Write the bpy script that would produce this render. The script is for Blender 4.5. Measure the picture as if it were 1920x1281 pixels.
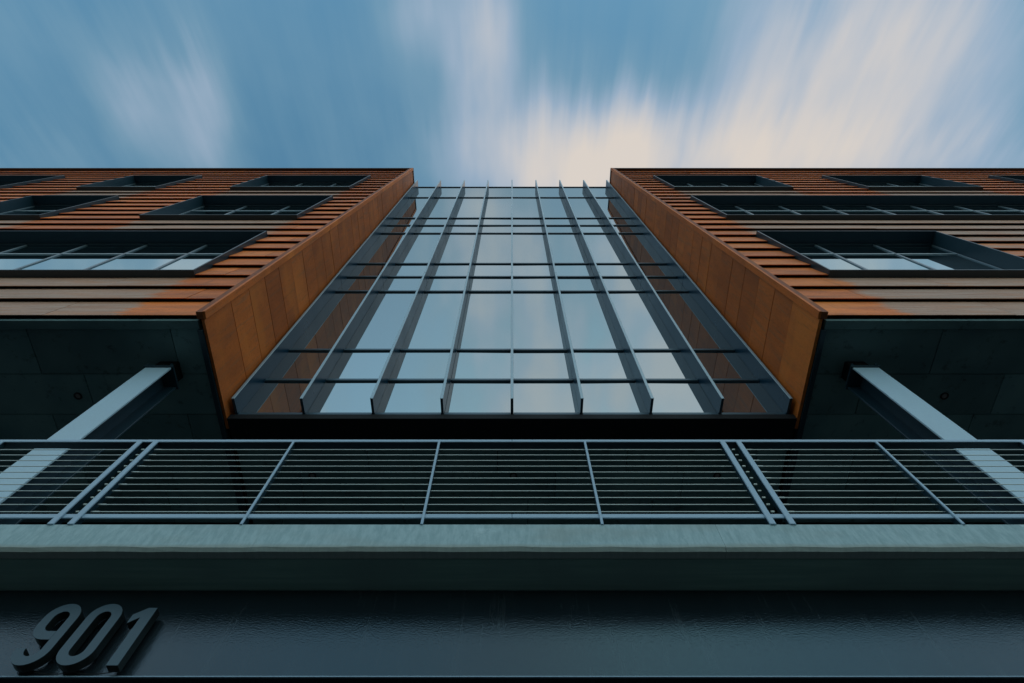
import bpy, math, random
from mathutils import Vector, Matrix
random.seed(7)
for o in list(bpy.data.objects): bpy.data.objects.remove(o)
S = bpy.context.scene
C = S.collection
H = 1.6                       # eye height; facade heights below are measured from the eye

# ------------------------------------------------------------------ camera
cd = bpy.data.cameras.new('camera'); cam = bpy.data.objects.new('camera', cd); C.objects.link(cam)
cd.sensor_width = 36; cd.lens = 20; cd.clip_start = 0.05; cd.clip_end = 2000
cam.location = (0, 0, H); cam.rotation_euler = (math.radians(90 + 66.97), 0, 0)
S.camera = cam

# ------------------------------------------------------------------ exposure
S.view_settings.view_transform = 'Standard'; S.view_settings.look = 'None'
S.view_settings.exposure = 0.0; S.view_settings.gamma = 1.0
S.view_settings.use_curve_mapping = False

# ------------------------------------------------------------------ node helper
class N:
    def __init__(s, tree): s.t = tree
    def n(s, typ, ins=None, **kw):
        x = s.t.nodes.new(typ)
        for k, v in kw.items(): setattr(x, k, v)
        for k, v in (ins or {}).items():
            if isinstance(v, bpy.types.NodeSocket): s.t.links.new(v, x.inputs[k])
            else: x.inputs[k].default_value = v
        return x
    def m(s, op, a, b=0.0, c=None, clamp=False):
        x = s.t.nodes.new('ShaderNodeMath'); x.operation = op; x.use_clamp = clamp
        for i, v in enumerate((a, b) if c is None else (a, b, c)):
            if isinstance(v, bpy.types.NodeSocket): s.t.links.new(v, x.inputs[i])
            else: x.inputs[i].default_value = v
        return x.outputs[0]
    def mix(s, f, a, b, mode='MIX'):
        x = s.t.nodes.new('ShaderNodeMix'); x.data_type = 'RGBA'; x.blend_type = mode
        for i, v in ((0, f), (6, a), (7, b)):
            if isinstance(v, bpy.types.NodeSocket): s.t.links.new(v, x.inputs[i])
            else: x.inputs[i].default_value = v if i == 0 else (tuple(v) + (1,) if len(v) == 3 else v)
        return x.outputs[2]
    def ss(s, v, a, b):
        x = s.n('ShaderNodeMapRange', {0: v, 1: a, 2: b, 3: 0.0, 4: 1.0}, interpolation_type='SMOOTHSTEP')
        return x.outputs[0]
    def noise(s, vec, scale, detail=4, rough=.5):
        return s.n('ShaderNodeTexNoise', {'Vector': vec, 'Scale': scale, 'Detail': detail, 'Roughness': rough}).outputs['Fac']
    def mapp(s, vec, sc=(1, 1, 1), loc=(0, 0, 0)):
        return s.n('ShaderNodeMapping', {0: vec, 1: loc, 3: sc}).outputs[0]

# ------------------------------------------------------------------ world: dusky blue sky with wind-drawn cloud streaks
SUN_EL, SUN_AZ = math.radians(42), math.radians(166)     # azimuth clockwise from +y: behind the viewer, veiled by cloud
W = bpy.data.worlds.new('World'); S.world = W; W.use_nodes = True
W.node_tree.nodes.clear(); w = N(W.node_tree)
sky = w.n('ShaderNodeTexSky', sky_type='NISHITA', sun_disc=False, sun_elevation=SUN_EL, sun_rotation=SUN_AZ,
          air_density=1.0, dust_density=0.4, ozone_density=1.5)
skyc = w.mix(1.0, sky.outputs[0], (0.74, 1.18, 1.04), 'MULTIPLY')
d = w.n('ShaderNodeTexCoord').outputs['Generated']
sp = w.n('ShaderNodeSeparateXYZ', {0: d})
zc = w.m('MAXIMUM', sp.outputs[2], 0.06)
u = w.m('DIVIDE', sp.outputs[0], zc); v = w.m('DIVIDE', sp.outputs[1], zc)
uv = w.n('ShaderNodeCombineXYZ', {0: u, 1: v, 2: 0.0}).outputs[0]
_e = math.radians(25)
pa = w.m('MAXIMUM', w.m('ADD', w.m('MULTIPLY', sp.outputs[1], -math.sin(_e)), w.m('MULTIPLY', sp.outputs[2], math.cos(_e))), .06)
pd = w.m('ADD', w.m('MULTIPLY', sp.outputs[1], math.cos(_e)), w.m('MULTIPLY', sp.outputs[2], math.sin(_e)))
uv = w.n('ShaderNodeCombineXYZ', {0: w.m('DIVIDE', sp.outputs[0], pa), 1: w.m('DIVIDE', pd, pa), 2: 0.0}).outputs[0]
st1 = w.noise(w.mapp(uv, (9.0, 1.6, 1), (3.1, 0.4, 0)), 1.0, 3, .5)
st2 = w.noise(w.mapp(uv, (34.0, 2.4, 1), (1.7, 2.2, 0)), 1.0, 3, .55)
big = w.noise(w.mapp(uv, (2.2, 1.1, 1), (8.3, 5.1, 0)), 1.0, 4, .5)
clouds = [(0.440,0.002,0.104,0.162,.88),(0.670,0.043,0.135,0.177,0.80),(0.350,0.098,0.153,0.062,0.85),(0.090,0.111,0.099,0.067,1.50),
 (0.535,-0.075,0.109,0.093,0.60),(0.184,0.043,0.053,0.076,0.50),(0.678,-0.097,0.074,0.060,0.40),(-0.151,-0.126,0.036,0.055,0.70),
 (-0.063,-0.060,0.036,0.10,0.75),(-0.021,-0.097,0.03,0.075,0.55),(-0.501,0.022,0.038,0.075,0.8),(-0.622,0.002,0.06,0.085,0.6),
 (-0.744,-0.111,0.06,0.06,0.3),(-0.143,0.085,0.045,0.052,0.30),(-0.807,0.093,0.072,0.053,0.20),(0.069,0.002,0.039,0.074,0.35),(0.538,0.093,0.296,0.048,0.80)]
us = w.m('ADD', u, w.m('MULTIPLY', w.m('SUBTRACT', st1, .5), .05))
vs = w.m('ADD', v, w.m('MULTIPLY', w.m('SUBTRACT', st2, .5), .05))
tot = None
for (cu, cv, ru, rv, amp) in clouds:
    a = w.m('DIVIDE', w.m('SUBTRACT', us, cu), ru); b = w.m('DIVIDE', w.m('SUBTRACT', vs, cv), rv)
    q = w.m('ADD', w.m('MULTIPLY', a, a), w.m('MULTIPLY', b, b))
    g = w.m('MULTIPLY', w.m('EXPONENT', w.m('MULTIPLY', q, -0.5)), amp)
    tot = g if tot is None else w.m('ADD', tot, g)
st3 = w.noise(w.mapp(uv, (6.5, 1.8, 1), (5.6, 1.3, 0)), 1.0, 4, .55)
mot = w.noise(w.mapp(uv, (3.6, 2.2, 1), (2.4, 7.7, 0)), 1.0, 4, .55)
tot = w.m('ADD', w.m('MULTIPLY', tot, w.m('MULTIPLY_ADD', st3, 1.7, .08)), w.m('MULTIPLY', w.m('SUBTRACT', mot, .42), .85))
edge = w.ss(w.m('MAXIMUM', w.m('DIVIDE', w.m('ABSOLUTE', u), .95), w.m('DIVIDE', w.m('ABSOLUTE', v), .17)), 1.0, 1.7)
veil = w.m('MULTIPLY', w.ss(w.m('ADD', w.m('MULTIPLY', mot, .6), w.m('ADD', w.m('MULTIPLY', st1, .2), w.m('MULTIPLY', big, .2))), .40, .60), edge)
tot = w.m('ADD', tot, w.m('ADD', w.m('MULTIPLY', veil, 1.05), w.m('MULTIPLY', edge, .08)))
tot = w.m('ADD', tot, w.m('MULTIPLY', w.m('SUBTRACT', st2, .5), .22))
tot = w.m('ADD', tot, w.m('MULTIPLY', w.m('SUBTRACT', st1, .45), .34))
cm = w.m('SUBTRACT', 1.0, w.m('EXPONENT', w.m('MULTIPLY', w.m('MAXIMUM', w.m('ADD', tot, .07), 0.0), -.95)), clamp=True)
cr = w.n('ShaderNodeValToRGB', {0: cm}); e = cr.color_ramp.elements
e[0].position = 0.0; e[0].color = (1.2, 2.3, 3.0, 1)
e[1].position = 0.90; e[1].color = (4.9, 4.4, 3.95, 1)
x = e.new(.35); x.color = (1.6, 2.6, 3.3, 1)
x = e.new(.58); x.color = (2.5, 3.15, 3.95, 1)
x = e.new(.75); x.color = (3.6, 3.75, 4.05, 1)
cf = w.m('MULTIPLY', w.ss(cm, -0.1, .85), .95)
col = w.mix(cf, skyc, cr.outputs[0])
bg = w.n('ShaderNodeBackground', {'Color': col, 'Strength': 0.15})
W.node_tree.links.new(bg.outputs[0], w.n('ShaderNodeOutputWorld').inputs[0])

# ------------------------------------------------------------------ sun (veiled by the cloud)
sl = bpy.data.lights.new('sun', 'SUN'); sl.energy = 0.5; sl.angle = math.radians(120); sl.color = (1, .96, .91)
so = bpy.data.objects.new('sun', sl); C.objects.link(so)
sd = Vector((math.sin(SUN_AZ) * math.cos(SUN_EL), math.cos(SUN_AZ) * math.cos(SUN_EL), math.sin(SUN_EL)))
so.location = sd * 60; so.rotation_euler = sd.to_track_quat('Z', 'Y').to_euler()

# ------------------------------------------------------------------ materials
M = {}
def mat(name):
    m = bpy.data.materials.new(name); m.use_nodes = True; m.node_tree.nodes.clear()
    n = N(m.node_tree); b = n.n('ShaderNodeBsdfPrincipled'); o = n.n('ShaderNodeOutputMaterial')
    m.node_tree.links.new(b.outputs[0], o.inputs[0]); M[name] = m
    return n, b
def put(n, b, **kw):
    for k, val in kw.items():
        k = k.replace('_', ' ')
        if isinstance(val, bpy.types.NodeSocket): n.t.links.new(val, b.inputs[k])
        else: b.inputs[k].default_value = tuple(val) + (1,) if isinstance(val, tuple) and len(val) == 3 else val
def pos(n): return n.n('ShaderNodeNewGeometry').outputs['Position']
def rnd(n): return n.n('ShaderNodeObjectInfo').outputs['Random']
def bump(n, h, s, dist=.01): return n.n('ShaderNodeBump', {'Height': h, 'Strength': s, 'Distance': dist}).outputs[0]

def corten(name, side=False, dark=1.0):
    n, b = mat(name); P = pos(n); r = rnd(n)
    P2 = n.n('ShaderNodeVectorMath', {0: P, 1: n.n('ShaderNodeCombineXYZ', {0: w0(n, r, 37), 1: w0(n, r, 11), 2: w0(n, r, 23)}).outputs[0]}, operation='ADD').outputs[0]
    a = n.noise(n.mapp(P2, (.8, .8, 3.5) if not side else (3, 3, .9)), 1.2, 5, .6)
    f = n.noise(P2, 26, 5, .65)
    g = n.noise(n.mapp(P2, (.5, 1, 14) if not side else (9, 9, .6)), 2.0, 4, .6)
    c1 = n.mix(n.ss(a, .12, .88) if side else n.ss(a, .30, .70), (.42*dark, .10*dark, .015*dark), (.72*dark, .165*dark, .018*dark))
    c1 = n.mix(n.m('MULTIPLY', n.ss(g, .5, .72), .5), c1, (.30*dark, .13*dark, .055*dark))
    c1 = n.mix(n.m('MULTIPLY', n.ss(f, .52, .75), .35), c1, (.10*dark, .035*dark, .014*dark))
    gl_ = n.noise(n.mapp(P2, (.35, .35, 1.1)), 1.5, 3, .5)
    c1 = n.mix(n.m('MULTIPLY', n.ss(gl_, .52, .72), .6), c1, (.74*dark, .20*dark, .025*dark))
    c1 = n.mix(n.m('MULTIPLY', n.ss(n.noise(n.mapp(P2, (7, 7, .8)), 1.3, 5, .7), .56, .74), .45), c1, (.19*dark, .055*dark, .014*dark))
    c1 = n.mix(1.0, c1, n.n('ShaderNodeCombineColor', {0: n.m('MULTIPLY_ADD', r, .34, .83), 1: n.m('MULTIPLY_ADD', r, .4, .8), 2: n.m('MULTIPLY_ADD', r, .5, .75)}).outputs[0], 'MULTIPLY')
    if not side:
        wa = n.n('ShaderNodeAttribute', attribute_name='wash').outputs['Fac']
        ed = n.noise(n.mapp(P, (.7, 1, 5)), 1.7, 5, .65)
        wf = n.ss(n.m('ADD', wa, n.m('MULTIPLY', n.m('SUBTRACT', ed, .5), 1.7)), .25, .75)
        gr = n.mix(n.ss(g, .35, .7), (.36, .225, .15), (.52, .385, .295))
        gr = n.mix(n.m('MULTIPLY', n.ss(f, .5, .8), .4), gr, (.17, .13, .10))
        gr = n.mix(n.m('MULTIPLY', n.ss(a, .52, .72), .6), gr, (.42, .17, .06))
        c1 = n.mix(n.m('MULTIPLY', wf, .80), c1, gr)
    put(n, b, Base_Color=c1, Roughness=n.m('MULTIPLY_ADD', f, .25, .5), Normal=bump(n, f, .25, .004))
    b.inputs['Specular IOR Level'].default_value = .35
def w0(n, r, k): return n.m('MULTIPLY', r, float(k))
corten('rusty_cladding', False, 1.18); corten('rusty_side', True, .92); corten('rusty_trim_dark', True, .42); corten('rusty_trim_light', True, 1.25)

def plain(name, c, rough, metal=0.0, spec=.5, mott=.15, bs=.06, scale=18):
    n, b = mat(name); P = pos(n); f = n.noise(P, scale, 5, .6); g = n.noise(P, 1.6, 3, .5)
    k = n.m('MULTIPLY_ADD', n.m('ADD', f, g), mott, 1 - mott)
    cc = n.mix(1.0, c, n.n('ShaderNodeCombineColor', {0: k, 1: k, 2: k}).outputs[0], 'MULTIPLY')
    put(n, b, Base_Color=cc, Roughness=n.m('MULTIPLY_ADD', g, .16, rough - .08), Metallic=metal, Normal=bump(n, f, bs, .003))
    b.inputs['Specular IOR Level'].default_value = spec
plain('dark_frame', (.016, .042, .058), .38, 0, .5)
plain('alu', (.17, .22, .25), .35, .3, .5)
plain('alu_light', (.42, .50, .54), .35, .3, .5)
plain('fin_cap', (.34, .46, .51), .35, .3, .5, .10, .03)
plain('fin_metal', (.007, .036, .064), .3, .0, .14, .10, .03)
plain('transom_metal', (.07, .12, .15), .35, .4, .5, .1, .03)
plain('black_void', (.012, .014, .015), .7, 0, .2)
plain('column_paint', (.43, .58, .66), .5, 0, .4, .16, .35, 55)
plain('galvanised', (.31, .44, .54), .45, .0, .5, .12)
plain('cable_steel', (.50, .54, .50), .35, .4, .5)
plain('brown_metal', (.05, .032, .025), .5, 0, .4)
plain('lens', (.22, .2, .19), .25, 0, .5)
plain('digit_face', (.045, .085, .105), .42, .3, .5, .1, .03)
plain('digit_return', (.015, .02, .02), .4, .2, .5)
plain('pipe_black', (.01, .01, .01), .5)

# reflective coated glass
def glass(name, tint, refl, dark):
    m = bpy.data.materials.new(name); m.use_nodes = True; m.node_tree.nodes.clear(); n = N(m.node_tree); M[name] = m
    P = pos(n); wv = n.noise(P, .55, 2, .4)
    nb = bump(n, wv, .03, .05)
    r = rnd(n)
    gl = n.n('ShaderNodeBsdfGlossy', {'Color': tint + (1,), 'Roughness': .012, 'Normal': nb})
    df = n.n('ShaderNodeBsdfDiffuse', {'Color': dark + (1,)})
    fr = n.n('ShaderNodeFresnel', {'IOR': 1.5}).outputs[0]
    fac = n.m('MAXIMUM', n.m('MULTIPLY_ADD', r, .05, refl), fr)
    mx = n.n('ShaderNodeMixShader', {0: fac}); m.node_tree.links.new(df.outputs[0], mx.inputs[1]); m.node_tree.links.new(gl.outputs[0], mx.inputs[2])
    m.node_tree.links.new(mx.outputs[0], n.n('ShaderNodeOutputMaterial').inputs[0])
glass('curtain_glass', (.84, .97, .98), .47, (.01, .02, .025))
glass('window_glass', (.76, .96, 1.0), .55, (.008, .014, .016))
glass('dark_glass', (.5, .6, .6), .12, (.006, .008, .009))

# concrete kerb face: board-marked, streaked
n, b = mat('concrete'); P = pos(n)
f = n.noise(n.mapp(P, (5, 1, 1.6)), 6, 5, .65); g = n.noise(n.mapp(P, (.6, 1, 2)), 2, 4, .5); h = n.noise(P, 45, 4, .6)
c = n.mix(n.ss(f, .3, .7), (.26, .38, .39), (.36, .49, .50))
c = n.mix(n.m('MULTIPLY', n.ss(g, .5, .75), .5), c, (.28, .32, .29))
zz = n.n('ShaderNodeSeparateXYZ', {0: P}).outputs[2]
c = n.mix(n.m('MULTIPLY', n.ss(n.m('ADD', zz, n.m('MULTIPLY', n.m('SUBTRACT', g, .5), .05)), 2.835 + H, 2.80 + H), .55), c, (.26, .25, .19))
st = n.noise(n.mapp(P, (2.2, 1, .25)), 3, 5, .7)
c = n.mix(n.m('MULTIPLY', n.ss(st, .58, .72), .45), c, (.17, .235, .225))
c = n.mix(n.m('MULTIPLY', n.ss(n.noise(P, 3.1, 6, .75), .60, .68), .35), c, (.62, .74, .74))
c = n.mix(n.m('MULTIPLY', n.ss(h, .62, .78), .6), c, (.14, .18, .18))
put(n, b, Base_Color=c, Roughness=.75, Normal=bump(n, n.m('ADD', f, h), .25, .004))
n, b = mat('concrete_under'); P = pos(n)
f = n.noise(n.mapp(P, (.4, 9, 1)), 3, 5, .6); g = n.noise(P, 1.2, 3, .5)
c = n.mix(n.ss(f, .3, .7), (.19, .31, .26), (.25, .39, .33)); c = n.mix(n.ss(g, .4, .75), c, (.19, .28, .25))
put(n, b, Base_Color=c, Roughness=.7, Normal=bump(n, f, .2, .004))
# glossy black fascia with an orange-peel finish
n, b = mat('fascia_gloss'); P = pos(n)
f = n.noise(P, 130, 2, .5); g = n.noise(P, 2.2, 3, .5)
du = n.noise(n.mapp(P, (6, 1, .7)), 2.5, 6, .7)
put(n, b, Base_Color=n.mix(n.m('MULTIPLY', n.ss(du, .5, .85), .25), n.mix(g, (.008, .013, .016), (.016, .024, .03)), (.07, .085, .09)), Roughness=n.m('ADD', n.m('MULTIPLY_ADD', g, .06, .04), n.m('MULTIPLY', n.ss(du, .5, .75), .07)), Normal=bump(n, f, .34, .004))
b.inputs['IOR'].default_value = 1.7; b.inputs['Specular Tint'].default_value = (.55, .85, 1, 1)
# soffit boards: dark fibre-cement, stained
n, b = mat('soffit_board'); P = pos(n); r = rnd(n)
f = n.noise(n.mapp(P, (3, 3, 1)), 2.2, 6, .7); g = n.noise(P, 1.0, 3, .5); h = n.noise(P, 30, 4, .6)
c = n.mix(n.ss(g, .3, .7), (.09, .17, .175), (.155, .26, .25))
c = n.mix(n.m('MULTIPLY', n.ss(f, .56, .68), .55), c, (.03, .045, .045))
k = n.m('MULTIPLY_ADD', r, .5, .75)
c = n.mix(1.0, c, n.n('ShaderNodeCombineColor', {0: k, 1: k, 2: k}).outputs[0], 'MULTIPLY')
put(n, b, Base_Color=c, Roughness=.55, Normal=bump(n, h, .15, .004))
# ground
n, b = mat('asphalt'); P = pos(n); f = n.noise(P, 60, 4, .6); g = n.noise(P, .5, 4, .5)
put(n, b, Base_Color=n.mix(g, (.04, .044, .046), (.065, .07, .07)), Roughness=.85, Normal=bump(n, f, .4, .01))
n, b = mat('paving'); P = pos(n); f = n.noise(P, 30, 4, .6); r = rnd(n)
k = n.m('MULTIPLY_ADD', r, .08, .12)
put(n, b, Base_Color=n.mix(f, (.05, .058, .058), (.075, .085, .085)), Roughness=.8, Normal=bump(n, f, .3, .006))

# ------------------------------------------------------------------ mesh helpers
class MB:
    def __init__(s): s.v = []; s.f = []
    def add(s, vs, fs):
        k = len(s.v); s.v += [tuple(q) for q in vs]; s.f += [tuple(i + k for i in q) for q in fs]; return s
    def hexa(s, p):        # 8 points: bottom ring 0-3, top ring 4-7
        return s.add(p, [(3, 2, 1, 0), (4, 5, 6, 7), (0, 1, 5, 4), (1, 2, 6, 5), (2, 3, 7, 6), (3, 0, 4, 7)])
    def box(s, x0, x1, y0, y1, z0, z1):
        x0, x1 = sorted((x0, x1)); y0, y1 = sorted((y0, y1)); z0, z1 = sorted((z0, z1))
        return s.hexa([(x0,y0,z0),(x1,y0,z0),(x1,y1,z0),(x0,y1,z0),(x0,y0,z1),(x1,y0,z1),(x1,y1,z1),(x0,y1,z1)])
    def cbox(s, x0, x1, y0, y1, z0, z1, b):   # box with chamfered edges
        x0, x1 = sorted((x0, x1)); y0, y1 = sorted((y0, y1)); z0, z1 = sorted((z0, z1))
        lo, hi = (x0, y0, z0), (x1, y1, z1); vs = []; idx = {}
        for cx in (0, 1):
            for cy in (0, 1):
                for cz in (0, 1):
                    cc = (cx, cy, cz)
                    for a in range(3):
                        p = [hi[i] - b if cc[i] else lo[i] + b for i in range(3)]
                        p[a] = hi[a] if cc[a] else lo[a]
                        idx[(cc, a)] = len(vs); vs.append(p)
        fs = []
        for a in range(3):
            o1, o2 = [i for i in range(3) if i != a]
            for sgn in (0, 1):
                ring = []
                for q1, q2 in ((0, 0), (1, 0), (1, 1), (0, 1)):
                    cc = [0, 0, 0]; cc[a] = sgn; cc[o1] = q1; cc[o2] = q2; ring.append(idx[(tuple(cc), a)])
                fs.append(ring)
            for q1 in (0, 1):
                for q2 in (0, 1):
                    c0 = [0, 0, 0]; c0[o1] = q1; c0[o2] = q2; c1 = list(c0); c1[a] = 1
                    c0, c1 = tuple(c0), tuple(c1)
                    fs.append([idx[(c0, o1)], idx[(c1, o1)], idx[(c1, o2)], idx[(c0, o2)]])
        for cc in set(k[0] for k in idx): fs.append([idx[(cc, 0)], idx[(cc, 1)], idx[(cc, 2)]])
        return s.add(vs, fs)
    def tube(s, p0, p1, r, n=8):
        p0, p1 = Vector(p0), Vector(p1); dd = (p1 - p0).normalized()
        a = dd.orthogonal().normalized(); c = dd.cross(a); k = len(s.v)
        for p in (p0, p1):
            for i in range(n):
                t = 2 * math.pi * i / n; s.v.append(tuple(p + a * math.cos(t) * r + c * math.sin(t) * r))
        for i in range(n):
            j = (i + 1) % n; s.f.append((k + i, k + j, k + n + j, k + n + i))
        s.f.append(tuple(k + i for i in range(n))[::-1]); s.f.append(tuple(k + n + i for i in range(n)))
        return s
    def mesh(s, name, material):
        import bmesh
        me = bpy.data.meshes.new(name); me.from_pydata(s.v, [], s.f)
        bm = bmesh.new(); bm.from_mesh(me); bmesh.ops.recalc_face_normals(bm, faces=bm.faces); bm.to_mesh(me); bm.free()
        me.materials.append(M[material]); return me
    def build(s, name, material, parent=None, local=False):
        if not local:
            off = Vector((0, 0, H)) - (world_loc(parent) if parent else Vector())
            s.v = [tuple(Vector(q) + off) for q in s.v]
        return link(name, s.mesh(name, material), parent)
def world_loc(o):
    l = Vector()
    while o: l += o.location; o = o.parent
    return l
def link(name, me, parent=None):
    o = bpy.data.objects.new(name, me); C.objects.link(o); o.parent = parent; return o
def empty(name, loc, parent=None):
    o = bpy.data.objects.new(name, None); C.objects.link(o); o.empty_display_size = .3; o.parent = parent
    o.location = Vector(loc) + Vector((0, 0, H)) - (world_loc(parent) if parent else Vector()); return o
def tag(o, label, cat, group=None):
    o['label'] = label; o['category'] = cat
    if group: o['group'] = group
    return o

# ------------------------------------------------------------------ ground
GZ = -H
g = MB().box(-400, 400, -400, 400, GZ - .3, GZ - .14).build('road', 'asphalt'); g['kind'] = 'structure'
pv = MB().box(-40, 40, -2.2, 30, GZ - .2, GZ - .01).build('pavement', 'paving'); pv['kind'] = 'structure'
kb = MB().cbox(-40, 40, -2.36, -2.205, GZ - .2, GZ, .01).build('kerb', 'paving'); kb['kind'] = 'structure'

# ------------------------------------------------------------------ shared facade measures
FY, PITCH, Z0, NC = 2.60, 0.585, 6.87, 28      # wall plane, course pitch, first course, number of courses
ZT = 6.955 + PITCH * NC                        # top of the wall
XC = 3.93                                      # wing corner distance from the axis
TILT = math.radians(2.64); GY, GZ0 = 4.08, 6.95   # curtain wall foot
def glass_y(z): return GY - (z - GZ0) * math.tan(TILT)
XO = 24.0
ROWZ = [6.955 + PITCH * k for k in (3, 11, 19)]
WH = 5 * PITCH

def wing(sgn, label, windows, joints):
    root = empty('rust_clad_wing', (sgn * 13, 4, 6.9)); tag(root, label, 'building wing')
    X = lambda a: sgn * a
    # core volume
    MB().box(X(XC + .05), X(XO), 2.86, 14, 7.02, ZT - .06).build('wall_core', 'black_void', root)
    wins = []
    for row, spans in enumerate(windows):
        for (a, bb) in spans: wins.append((row, a, bb))
    # rusty courses, lapped like weatherboard
    for i in range(NC):
        zb = 6.955 + PITCH * i; z1 = zb + PITCH - .004
        if i == 0: zb = Z0
        cuts = [(a, bb) for (row, a, bb) in wins if ROWZ[row] - .05 < zb + .01 and zb + .1 < ROWZ[row] + WH]
        segs = [(XC + .098, XO)]
        for (a, bb) in cuts:
            ns = []
            for (p, q) in segs:
                if bb <= p or a >= q: ns.append((p, q)); continue
                if a - .0 > p: ns.append((p, a - .0))
                if bb < q: ns.append((bb, q))
            segs = ns
        j0 = joints[i % 2] + (.0 if i < 4 else random.uniform(-.25, .25))
        js = [j0 + 3.0 * k for k in range(-2, 8)]
        out = []
        for (p, q) in segs:
            pts = [p] + [j for j in js if p + .25 < j < q - .25] + [q]
            out += list(zip(pts[:-1], pts[1:]))
        for (p, q) in out:
            p += .005; q -= .005
            nx = max(1, int((q - p) / .2)); jy = random.uniform(-.004, .004)
            prof = [(FY - .050 + jy, zb), (FY + .002 + jy * .5, z1), (FY + .03, z1), (FY + .016 + jy * .5, z1 - .03), (FY - .039 + jy, zb)]
            mb = MB(); wash = []
            for k in range(nx + 1):
                xx = p + (q - p) * k / nx
                wv = 0.0
                for (row, a, bb) in wins:
                    drop = ROWZ[row] - zb - PITCH * .5
                    if 0 < drop:
                        fade = 1.0 if drop < 3 * PITCH else max(0, 1 - (drop - 3 * PITCH) / (5.5 * PITCH)) * .75
                        ins = min((xx - a) / .45, (bb - xx) / .45) + .35
                        wv = max(wv, fade * max(0, min(1, ins)))
                if cuts and i > 7: wv *= .8
                for (yy, zz) in prof:
                    mb.v.append((X(xx), yy, zz)); wash.append(wv)
            for k in range(nx):
                for e_ in range(5):
                    f_ = (e_ + 1) % 5; mb.f.append((k * 5 + e_, k * 5 + f_, k * 5 + 5 + f_, k * 5 + 5 + e_))
            mb.f.append((0, 1, 2, 3, 4)); mb.f.append(tuple(nx * 5 + e_ for e_ in (4, 3, 2, 1, 0)))
            o = mb.build('cladding_panel', 'rusty_cladding', root)
            at = o.data.attributes.new('wash', 'FLOAT', 'POINT')
            at.data.foreach_set('value', wash)
    # side panels running back to the glass
    for i in range(NC):
        za, zb = 6.955 + PITCH * i + .006, 6.955 + PITCH * (i + 1) - .006
        if i == 0: za = 6.80
        jx = random.uniform(-.003, .003)
        a0, a1 = X(XC + jx), X(XC + .04)
        ya, yb = glass_y(za) + .12, glass_y(zb) + .12
        MB().hexa([(a0, 2.585, za), (a1, 2.585, za), (a1, ya, za), (a0, ya, za), (a0, 2.585, zb), (a1, 2.585, zb), (a1, yb, zb), (a0, yb, zb)]).build('side_panel', 'rusty_side', root)
    # corner trims in 6 m lengths
    zc_ = 6.80
    while zc_ < ZT:
        z2 = min(zc_ + 5.4, ZT + .02)
        MB().cbox(X(XC - .025), X(XC + .012), 2.475, 2.58, zc_ + .002, z2 - .002, .004).build('corner_trim', 'rusty_trim_light', root)
        MB().cbox(X(XC + .0125), X(XC + .096), 2.482, 2.584, zc_ + .004, z2 - .004, .004).build('corner_cover_strip', 'rusty_trim_dark', root)
        zc_ = z2
    # coping
    zc_ = XC - .03
    while zc_ < XO:
        MB().cbox(X(zc_ + .003), X(min(zc_ + 3, XO)), 2.49, 3.1, ZT + .021, ZT + .13, .008).build('coping', 'brown_metal', root)
        zc_ += 3
    MB().box(X(XC + .01), X(XO), 3.1, 14, ZT - .03, ZT + .05).build('roof', 'brown_metal', root)
    # soffit
    MB().cbox(X(XC + .09), X(XO), 2.60, 2.72, 6.80, 6.86, .004).build('soffit_edge_strip', 'soffit_board', root)
    MB().cbox(X(XC + .045), X(XC + .115), 2.725, 5.9, 6.775, 6.86, .004).build('soffit_side_strip', 'dark_frame', root)
    MB().box(X(XC + .05), X(XO), 2.66, 5.9, 6.90, 7.0).build('soffit_deck', 'black_void', root)
    rows = [2.735, 3.39, 4.01, 4.65, 5.28, 5.9]
    offs = [4.44, 5.75, 4.5, 6.2, 5.1] if sgn < 0 else [5.6, 4.75, 6.4, 4.9, 5.7]
    for k in range(5):
        pts = [XC + .12] + [offs[k] + 1.87 * q for q in range(0, 9)]
        for a, bb in zip(pts[:-1], pts[1:]):
            dz = random.uniform(0, .006)
            MB().box(X(a + .006), X(bb - .006), rows[k] + .006, rows[k + 1] - .006, 6.855 + dz, 6.895).build('soffit_panel', 'soffit_board', root)
    # windows in projecting dark shrouds
    for (row, a, bb) in wins:
        z0, z1 = ROWZ[row], ROWZ[row] + WH
        wd = empty('window', (X((a + bb) / 2), FY, z0), root)
        YF, YB, T = 2.475, 2.80, .03
        MB().cbox(X(a), X(bb), YF, YB, z0, z0 + T, .004).build('frame_sill', 'dark_frame', wd)
        MB().cbox(X(a), X(bb), YF, YB, z1 - T, z1, .004).build('frame_head', 'dark_frame', wd)
        for (p, q) in ((a, a + T), (bb - T, bb)):
            MB().cbox(X(p), X(q), YF + .002, YB, z0 + T + .001, z1 - T - .001, .004).build('frame_jamb', 'dark_frame', wd)
        ia, ib = a + T + .001, bb - T - .001
        npan = max(2, round((ib - ia) / 1.2)); pw = (ib - ia) / npan; tz = z0 + 2.14
        zl, zh = z0 + T + .001, z1 - T - .001
        for k in range(npan):
            p, q = ia + pw * k, ia + pw * (k + 1)
            for (zz0, zz1) in ((zl + .05, tz - .025), (tz + .025, zh - .05)):
                tl = random.uniform(-.002, .002)
                MB().hexa([(X(p + .028), 2.77 + tl, zz0), (X(q - .028), 2.77 + tl, zz0), (X(q - .028), 2.785, zz0), (X(p + .028), 2.785, zz0),
                           (X(p + .028), 2.77 - tl, zz1), (X(q - .028), 2.77 - tl, zz1), (X(q - .028), 2.785, zz1), (X(p + .028), 2.785, zz1)]).build('pane', 'window_glass', wd)
            MB().cbox(X(p + .0285), X(q - .0285), 2.755, 2.795, tz - .025, tz + .025, .004).build('transom', 'alu_light', wd)
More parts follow.
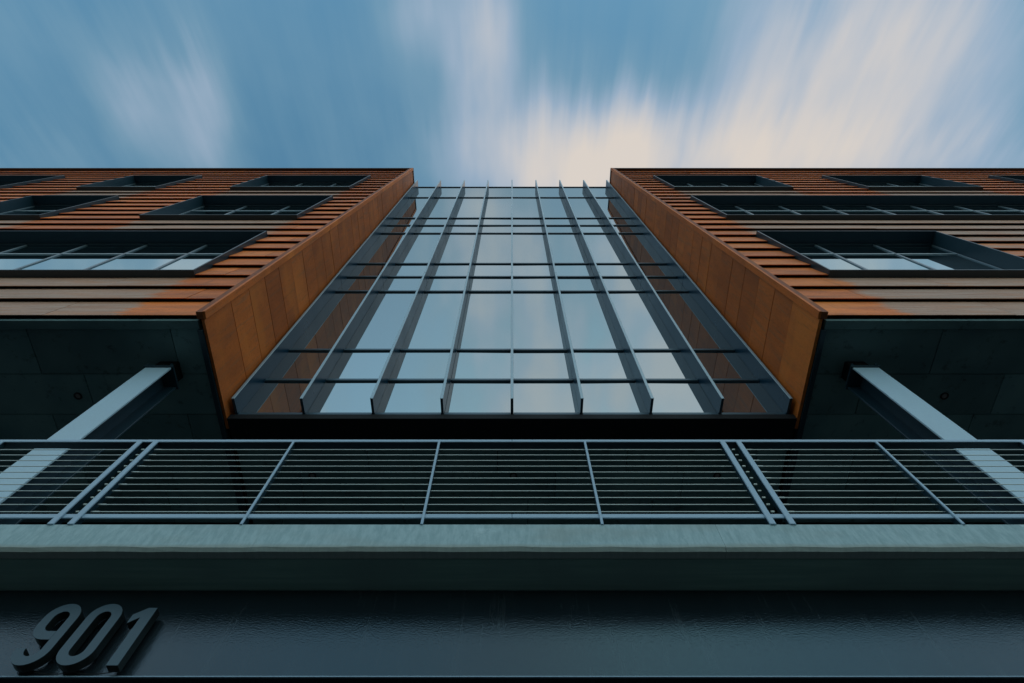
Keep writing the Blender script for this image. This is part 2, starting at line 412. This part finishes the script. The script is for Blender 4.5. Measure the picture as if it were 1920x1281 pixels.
            MB().cbox(X(p + .0285), X(q - .0285), 2.75, 2.795, zl, zl + .05, .004).build('sill_bar', 'alu_light', wd)
            MB().cbox(X(p + .0285), X(q - .0285), 2.735, 2.795, zh - .05, zh, .004).build('head_bar', 'dark_frame', wd)
        for k in range(npan + 1):
            p = ia + pw * k; p0, p1 = max(p - .0275, ia), min(p + .0275, ib)
            MB().cbox(X(p0), X(p1), 2.752, 2.796, zl, zh, .005).build('mullion', 'alu', wd)
    return root

wing(-1, 'rust-orange clad wing with its longest window ribbon in the lowest window row',
     [[(5.03, 22.4)], [(5.03, 8.72), (11.05, 13.5), (16.0, 19.7)], [(5.04, 8.74), (11.05, 13.5), (15.95, 19.6)]], (6.04, 4.55))
wing(1, 'rust-orange clad wing with its longest window ribbon in the middle window row',
     [[(5.02, 8.7), (11.6, 15.3)], [(5.02, 22.4)], [(5.03, 8.72), (11.05, 14.6), (17.0, 20.6)]], (6.5, 4.97))

# ------------------------------------------------------------------ leaning curtain wall
cw = empty('glass_facade', (0, GY, GZ0)); cw.rotation_euler = (TILT, 0, 0)
tag(cw, 'leaning glass curtain wall with vertical fins between the two rusty wings', 'glass facade')
TR = [0.0, .97, 2.02, 4.88, 5.84, 6.83, 9.72, 10.65, 11.60, 14.86, 16.92]
FX = [-3.86] + [.972 * k for k in range(-3, 4)] + [3.86]
L = dict(local=True)
for k in range(8):
    a, b_ = FX[k] + .0205, FX[k + 1] - .0205
    for z0, z1 in zip(TR[:-1], TR[1:]):
        t1, t2 = random.uniform(-.003, .003), random.uniform(-.003, .003)
        z0 += .03; z1 -= .03
        MB().hexa([(a, t1, z0), (b_, t2, z0), (b_, .02, z0), (a, .02, z0), (a, -t2, z1), (b_, -t1, z1), (b_, .02, z1), (a, .02, z1)]).build('pane', 'curtain_glass', cw, **L)
    for i, z in enumerate(TR):
        hh = .028 if i else .05
        MB().cbox(a + .002, b_ - .002, -.030, .03, z - hh, z + .028, .003).build('transom', 'transom_metal', cw, **L)
for x_ in FX:
    for z0, z1 in ((-.02, 5.36), (5.36, 10.27), (10.27, 17.03)):
        jx = random.uniform(-.002, .002)
        MB().cbox(x_ - .018 + jx, x_ + .018 + jx, -.272, .0, z0 + .006, z1 - .006, .002).build('fin', 'fin_metal', cw, **L)
        MB().cbox(x_ - .020 + jx, x_ + .020 + jx, -.285, -.2725, z0 + .005, z1 - .005, .003).build('fin_cap', 'fin_cap', cw, **L)
    MB().box(x_ - .013, x_ + .013, -.26, .05, -.015, 17.0).build('mullion', 'transom_metal', cw, **L)
MB().box(-3.95, 3.95, .05, 1.5, .02, 17.0).build('wall_core', 'black_void', cw, **L)
MB().box(-3.92, 3.92, -.05, .35, -.16, -.055).build('base_beam', 'black_void', cw, **L)

# ------------------------------------------------------------------ recessed wall and soffit behind the balcony
rw = empty('recessed_wall', (0, 6.0, 2.96)); tag(rw, 'dark recessed wall and soffit behind the cable railing', 'wall')
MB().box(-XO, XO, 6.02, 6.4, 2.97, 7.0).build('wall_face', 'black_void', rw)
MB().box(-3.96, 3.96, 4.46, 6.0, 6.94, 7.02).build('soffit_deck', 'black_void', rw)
for r_, (y0, y1) in enumerate(((4.47, 4.98), (4.98, 5.5), (5.5, 6.0))):
    o0 = (-3.95, -3.1, -3.5)[r_]; pts = [-3.95] + [p for p in [o0 + 1.87 * q for q in range(0, 6)] if -3.7 < p < 3.7] + [3.95]
    for a, b_ in zip(pts[:-1], pts[1:]):
        MB().box(a + .005, b_ - .005, y0 + .005, y1 - .005, 6.895 + random.uniform(0, .006), 6.935).build('soffit_panel', 'soffit_board', rw)
for k in range(-6, 6):
    MB().box(k * 2.0 + .06, k * 2.0 + 1.94, 6.0, 6.015, 3.05, 6.1).build('pane', 'dark_glass', rw)
    MB().box(k * 2.0 - .05, k * 2.0 + .05, 5.96, 6.018, 2.97, 6.6).build('mullion', 'dark_frame', rw)

# ------------------------------------------------------------------ balcony
BX = 14
bal = empty('balcony', (0, 2.6, 2.1)); tag(bal, 'concrete balcony slab with a black glossy fascia under it', 'balcony')
def wavy(x0, x1, y0, y1, z0, z1, nseg, bz):      # kerb with a slightly worn lower arris
    mb = MB(); k0 = None
    for k in range(nseg + 1):
        x_ = x0 + (x1 - x0) * k / nseg
        r1, r2 = random.uniform(-.002, .002), random.uniform(-.004, .004)
        prof = [(y0 + .012, z1 + r1 * .3), (y0, z1 - .01), (y0 + r1, z0 + bz + r2), (y0 + .018 + r1, z0 + r2 * .4), (y1, z0), (y1, z1)]
        mb.v += [(x_, a, c_) for a, c_ in prof]
    m_ = 6
    for k in range(nseg):
        for e_ in range(m_):
            f_ = (e_ + 1) % m_; mb.f.append((k * m_ + e_, k * m_ + f_, k * m_ + m_ + f_, k * m_ + m_ + e_))
    mb.f.append(tuple(range(m_))); mb.f.append(tuple(nseg * m_ + e_ for e_ in range(m_))[::-1])
    return mb
for k in range(8):
    wavy(-BX + 3.5 * k + .0008 + 1.35, -BX + 3.5 * k + 3.4992 + 1.35, 2.6, 2.675, 2.777, 3.015, 24, .022).build('slab_edge', 'concrete', bal)
MB().box(-BX, BX, 2.69, 6.02, 2.788, 2.95).build('slab', 'concrete_under', bal)
MB().box(-BX, BX, 2.851, 6.015, 2.952, 2.962).build('added_dark_floor', 'asphalt', bal)  # unseen dark sheet added over the slab to cut bounce onto the soffits
MB().box(-BX, BX, 2.676, 2.85, 2.96, 3.012).build('slab_upstand', 'concrete', bal)
MB().box(-BX, BX, 2.676, 2.6895, 2.80, 2.95).build('drip_groove', 'black_void', bal)
MB().cbox(-BX, BX, 2.95, 3.05, 2.172, 2.785, .004).build('fascia_panel', 'fascia_gloss', bal)
MB().cbox(-BX, BX, 2.94, 2.9495, 2.172, 2.178, .001).build('fascia_edge_highlight', 'galvanised', bal)  # pale strip painted in as the highlight along the fascia's lower edge
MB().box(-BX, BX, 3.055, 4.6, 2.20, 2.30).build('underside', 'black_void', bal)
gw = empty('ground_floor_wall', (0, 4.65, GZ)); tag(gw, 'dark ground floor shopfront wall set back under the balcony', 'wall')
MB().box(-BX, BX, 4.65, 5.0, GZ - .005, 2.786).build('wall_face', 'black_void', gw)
for k in range(-7, 7):
    MB().box(k * 2 + .04, k * 2 + 1.96, 4.62, 4.645, GZ + .1, 2.1).build('pane', 'dark_glass', gw)
    MB().box(k * 2 - .035, k * 2 + .035, 4.58, 4.648, GZ - .005, 2.19).build('mullion', 'dark_frame', gw)

# ------------------------------------------------------------------ cable railing
rl = empty('cable_railing', (0, 2.63, 3.01)); tag(rl, 'steel railing with horizontal cables along the concrete balcony edge', 'railing')
RX = 12.6
x_ = -RX
while x_ < RX:
    hr = MB().cbox(x_ + .001, x_ + 6.299, 2.598, 2.608, 3.998, 4.032, .003).build('handrail', 'galvanised', rl)
    MB().cbox(x_ + .001, x_ + 6.299, 2.6085, 2.668, 3.999, 4.031, .003).build('handrail_underside_shade', 'dark_frame', hr)  # dark colour puts the shade under the handrail into this part
    MB().cbox(x_ + .001, x_ + 6.299, 2.603, 2.616, 3.076, 3.116, .003).build('bottom_rail', 'galvanised', rl)
    x_ += 6.3
CZ = [3.158 + .0757 * k for k in range(11)]
doubles = [-12.6 + .0, -7.8, -3.0, 1.8, 6.6, 11.4]
posts = [-10.2, -9.0, -6.6, -5.4, -4.2, -1.8, -.6, .6, 3.0, 4.2, 5.4, 7.8, 9.0, 10.2]
pm = MB().cbox(-.009, .009, 2.590, 2.602, 3.0, 3.997, .002)
ps = MB().box(-.005, .005, 2.6025, 2.645, 3.0, 3.996)
for i, px in enumerate(posts):
    if i == 0:
        p0 = pm.build('post', 'galvanised', rl); p0.location.x = px
        p1 = ps.build('post_stem', 'dark_frame', rl); p1.parent = p0; p1.location.x = 0
    else:
        o = p0.copy(); C.objects.link(o); o.location.x = px
        o1 = p1.copy(); C.objects.link(o1); o1.parent = o
for px in doubles:
    for s_ in (-.066, .066):
        MB().cbox(px + s_ - .021, px + s_ + .021, 2.588, 2.602, 2.999, 3.9975, .003).build('double_post', 'galvanised', rl)
        MB().box(px + s_ - .008, px + s_ + .008, 2.6025, 2.65, 2.999, 3.9965).build('post_stem', 'dark_frame', rl)
    for z in CZ:
        if abs(px) < 9: MB().tube((px - .012, 2.621, z), (px + .012, 2.621, z), .0075, 8).build('cable_fitting', 'cable_steel', rl)
for a, b_ in zip(doubles[:-1], doubles[1:]):
    for z in CZ:
        MB().tube((a + .09, 2.621, z), (b_ - .09, 2.621, z), .0037, 6).build('cable', 'cable_steel', rl)
        MB().tube((a + .0905, 2.621, z), (a + .15, 2.621, z), .006, 6).build('cable_end', 'cable_steel', rl)

# ------------------------------------------------------------------ steel columns
def column(sx, label):
    r_ = empty('steel_column', (sx * 4.55, 3.32, 2.9625)); tag(r_, label, 'column', None)
    X = sx * 4.55
    MB().cbox(X - .167, X + .167, 3.17, 3.192, 2.972, 6.60, .003).build('flange', 'column_paint', r_)
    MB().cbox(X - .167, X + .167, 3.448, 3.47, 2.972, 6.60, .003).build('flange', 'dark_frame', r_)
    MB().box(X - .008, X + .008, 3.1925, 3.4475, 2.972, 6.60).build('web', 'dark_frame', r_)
    MB().cbox(X - .24, X + .24, 3.10, 3.54, 2.9625, 2.9715, .003).build('base_plate', 'column_paint', r_)
    MB().cbox(X - .19, X + .19, 3.15, 3.49, 6.601, 6.63, .003).build('cap_plate', 'dark_frame', r_)
    MB().cbox(X - .13, X + .13, 3.2, 3.44, 6.631, 6.853, .006).build('bearing_block', 'black_void', r_)
    for q in (-.15, .15):
        MB().tube((X + q, 3.155, 6.63), (X + q, 3.155, 6.66), .016, 6).build('bolt', 'dark_frame', r_)
column(-1, 'pale blue steel column under the wing with the longest ribbon in its lowest window row')
column(1, 'pale blue steel column under the wing with the longest ribbon in its middle window row')

# ------------------------------------------------------------------ unlit downlights
def downlight(x, y, z, label, group):
    r_ = empty('downlight', (x, y, z)); tag(r_, label, 'downlight', group)
    n_ = 14; mb = MB()
    for rr, zz in ((.055, z), (.055, z - .012), (.038, z - .012), (.034, z - .002)):
        for i in range(n_):
            t = 2 * math.pi * i / n_; mb.v.append((x + rr * math.cos(t), y + rr * math.sin(t), zz))
    for q in range(3):
        for i in range(n_):
            j = (i + 1) % n_; mb.f.append((q * n_ + i, q * n_ + j, q * n_ + n_ + j, q * n_ + n_ + i))
    mb.build('trim_ring', 'pipe_black', r_)
    MB().tube((x, y, z), (x, y, z - .006), .033, 12).build('lens', 'lens', r_)
for x_ in (-2.92, .02, 3.0):
    downlight(x_, 5.06, 6.8945, 'small unlit downlight in the dark soffit behind the cable railing', 'downlights behind the railing')
downlight(-5.92, 3.72, 6.8545, 'small unlit downlight under the wing with the longest ribbon in its lowest row', None)
downlight(5.9, 3.72, 6.8545, 'small unlit downlight under the wing with the longest ribbon in its middle row', None)

# ------------------------------------------------------------------ house number 901
YD0, YD1 = 2.866, 2.922      # digit face and back
def stroke(path, wd, closed):
    """flat ribbon of constant width along a 2D path -> left and right point lists"""
    n_ = len(path); Lp, Rp = [], []
    for i in range(n_):
        p = Vector(path[i])
        a = Vector(path[i - 1]) if (i or closed) else p; c_ = Vector(path[(i + 1) % n_]) if (i < n_ - 1 or closed) else p
        t = (c_ - a).normalized(); nn = Vector((-t.y, t.x))
        Lp.append(p + nn * wd / 2); Rp.append(p - nn * wd / 2)
    return Lp, Rp
def arc(cx, cz, rx, rz, a0, a1, n_=12):
    return [(cx + rx * math.cos(math.radians(a0 + (a1 - a0) * i / n_)), cz + rz * math.sin(math.radians(a0 + (a1 - a0) * i / n_))) for i in range(n_ + 1)]
def ribbon_digit(name, path, wd, closed, label):
    Lp, Rp = stroke(path, wd, closed); n_ = len(path)
    xs = [p.x for p in Lp + Rp]; x0, zb = min(xs), min(p.y for p in Lp + Rp)
    r_ = empty(name, ((min(xs) + max(xs)) / 2, YD1, zb)); tag(r_, label, 'house number')
    m_ = n_ if closed else n_ - 1
    f1, f2 = MB(), MB()
    f1.v = [(p.x, YD0, p.y) for p in Lp] + [(p.x, YD0, p.y) for p in Rp] + [(p.x, YD0 + .004, p.y) for p in Lp] + [(p.x, YD0 + .004, p.y) for p in Rp]
    f2.v = [(p.x, YD0 + .0045, p.y) for p in Lp] + [(p.x, YD0 + .0045, p.y) for p in Rp] + [(p.x, YD1, p.y) for p in Lp] + [(p.x, YD1, p.y) for p in Rp]
    for mb in (f1, f2):
        for i in range(m_):
            j = (i + 1) % n_
            mb.f += [(i, j, n_ + j, n_ + i), (2 * n_ + i, 3 * n_ + i, 3 * n_ + j, 2 * n_ + j), (i, 2 * n_ + i, 2 * n_ + j, j), (n_ + i, n_ + j, 3 * n_ + j, 3 * n_ + i)]
        if not closed:
            mb.f += [(0, n_, 3 * n_, 2 * n_), (n_ - 1, 3 * n_ - 1, 4 * n_ - 1, 2 * n_ - 1)]
    f1.build('digit_face', 'digit_face', r_); f2.build('digit_return', 'digit_return', r_)
    for q in (0, m_ // 2):
        p = path[q]; MB().tube((p[0], YD1 + .0005, p[1]), (p[0], 2.9495, p[1]), .006, 6).build('stand_off', 'digit_return', r_)
    return r_
BZ, TZ, SW = 2.185, 2.60, .056
# 9
xl, xr = -2.815, -2.612; cx = (xl + xr) / 2; rx = (xr - xl) / 2 - SW / 2
rz = rx
p9 = [(cx + rx - SW / 2 - .001, 2.385 - .02)] 
p9 = arc(cx, 2.45, rx, rz, -28, -180, 10) + arc(cx, TZ - SW / 2 - rz, rx, rz, 180, 0, 14) + arc(cx, BZ + SW / 2 + rz, rx, rz, 0, -180, 14) + [(cx - rx, BZ + SW / 2 + rz + .006)]
p9 = [(cx + rx - SW / 2 - .0015, 2.45 - rz)] + arc(cx, 2.45, rx, rz, -95, -180, 8) + p9[11:]
ribbon_digit('digit_nine', p9, SW, False, 'raised grey metal digit nine on the black fascia')
# 0
xl, xr = -2.56, -2.362; cx = (xl + xr) / 2; rx = (xr - xl) / 2 - SW / 2
p0_ = arc(cx, TZ - SW / 2 - rx, rx, rx, 180, 0, 14) + arc(cx, BZ + SW / 2 + rx, rx, rx, 0, -180, 14)
ribbon_digit('digit_zero', p0_, SW, True, 'raised grey metal digit zero between the nine and the one')
# 1
def poly_digit(name, pts, tris, label):
    r_ = empty(name, (pts[0][0], YD1, min(p[1] for p in pts))); tag(r_, label, 'house number'); n_ = len(pts)
    for nm, ya, yb, mt in (('digit_face', YD0, YD0 + .004, 'digit_face'), ('digit_return', YD0 + .0045, YD1, 'digit_return')):
        mb = MB(); mb.v = [(p[0], ya, p[1]) for p in pts] + [(p[0], yb, p[1]) for p in pts]
        for t in tris: mb.f += [t, tuple(n_ + i for i in t[::-1])]
        for i in range(n_): j = (i + 1) % n_; mb.f.append((i, j, n_ + j, n_ + i))
        mb.build(nm, mt, r_)
    for z in (BZ + .06, TZ - .08):
        MB().tube((pts[1][0] - .03, YD1 + .0005, z), (pts[1][0] - .03, 2.9495, z), .006, 6).build('stand_off', 'digit_return', r_)
a, b_ = -2.237, -2.172
poly_digit('digit_one', [(a, BZ), (b_, BZ), (b_, TZ - .03), (a + .012, TZ - .03), (a - .056, TZ - .08), (a - .056, TZ - .14), (a, TZ - .098)],
           [(0, 1, 2, 6), (2, 3, 6), (3, 4, 5, 6)], 'raised grey metal digit one on the black fascia')
# thin feed wire sagging between the digits
wr = MB(); pts = []
for i in range(25):
    t = i / 24; pts.append((-2.66 + .43 * t, 2.936, 2.196 - .012 * abs(math.sin(t * 6.28))))
for p, q in zip(pts[:-1], pts[1:]): wr.tube(p, q, .0025, 5)
wr = wr.build('sign_wire', 'pipe_black'); tag(wr, 'thin black wire running behind the three metal digits', 'wire')
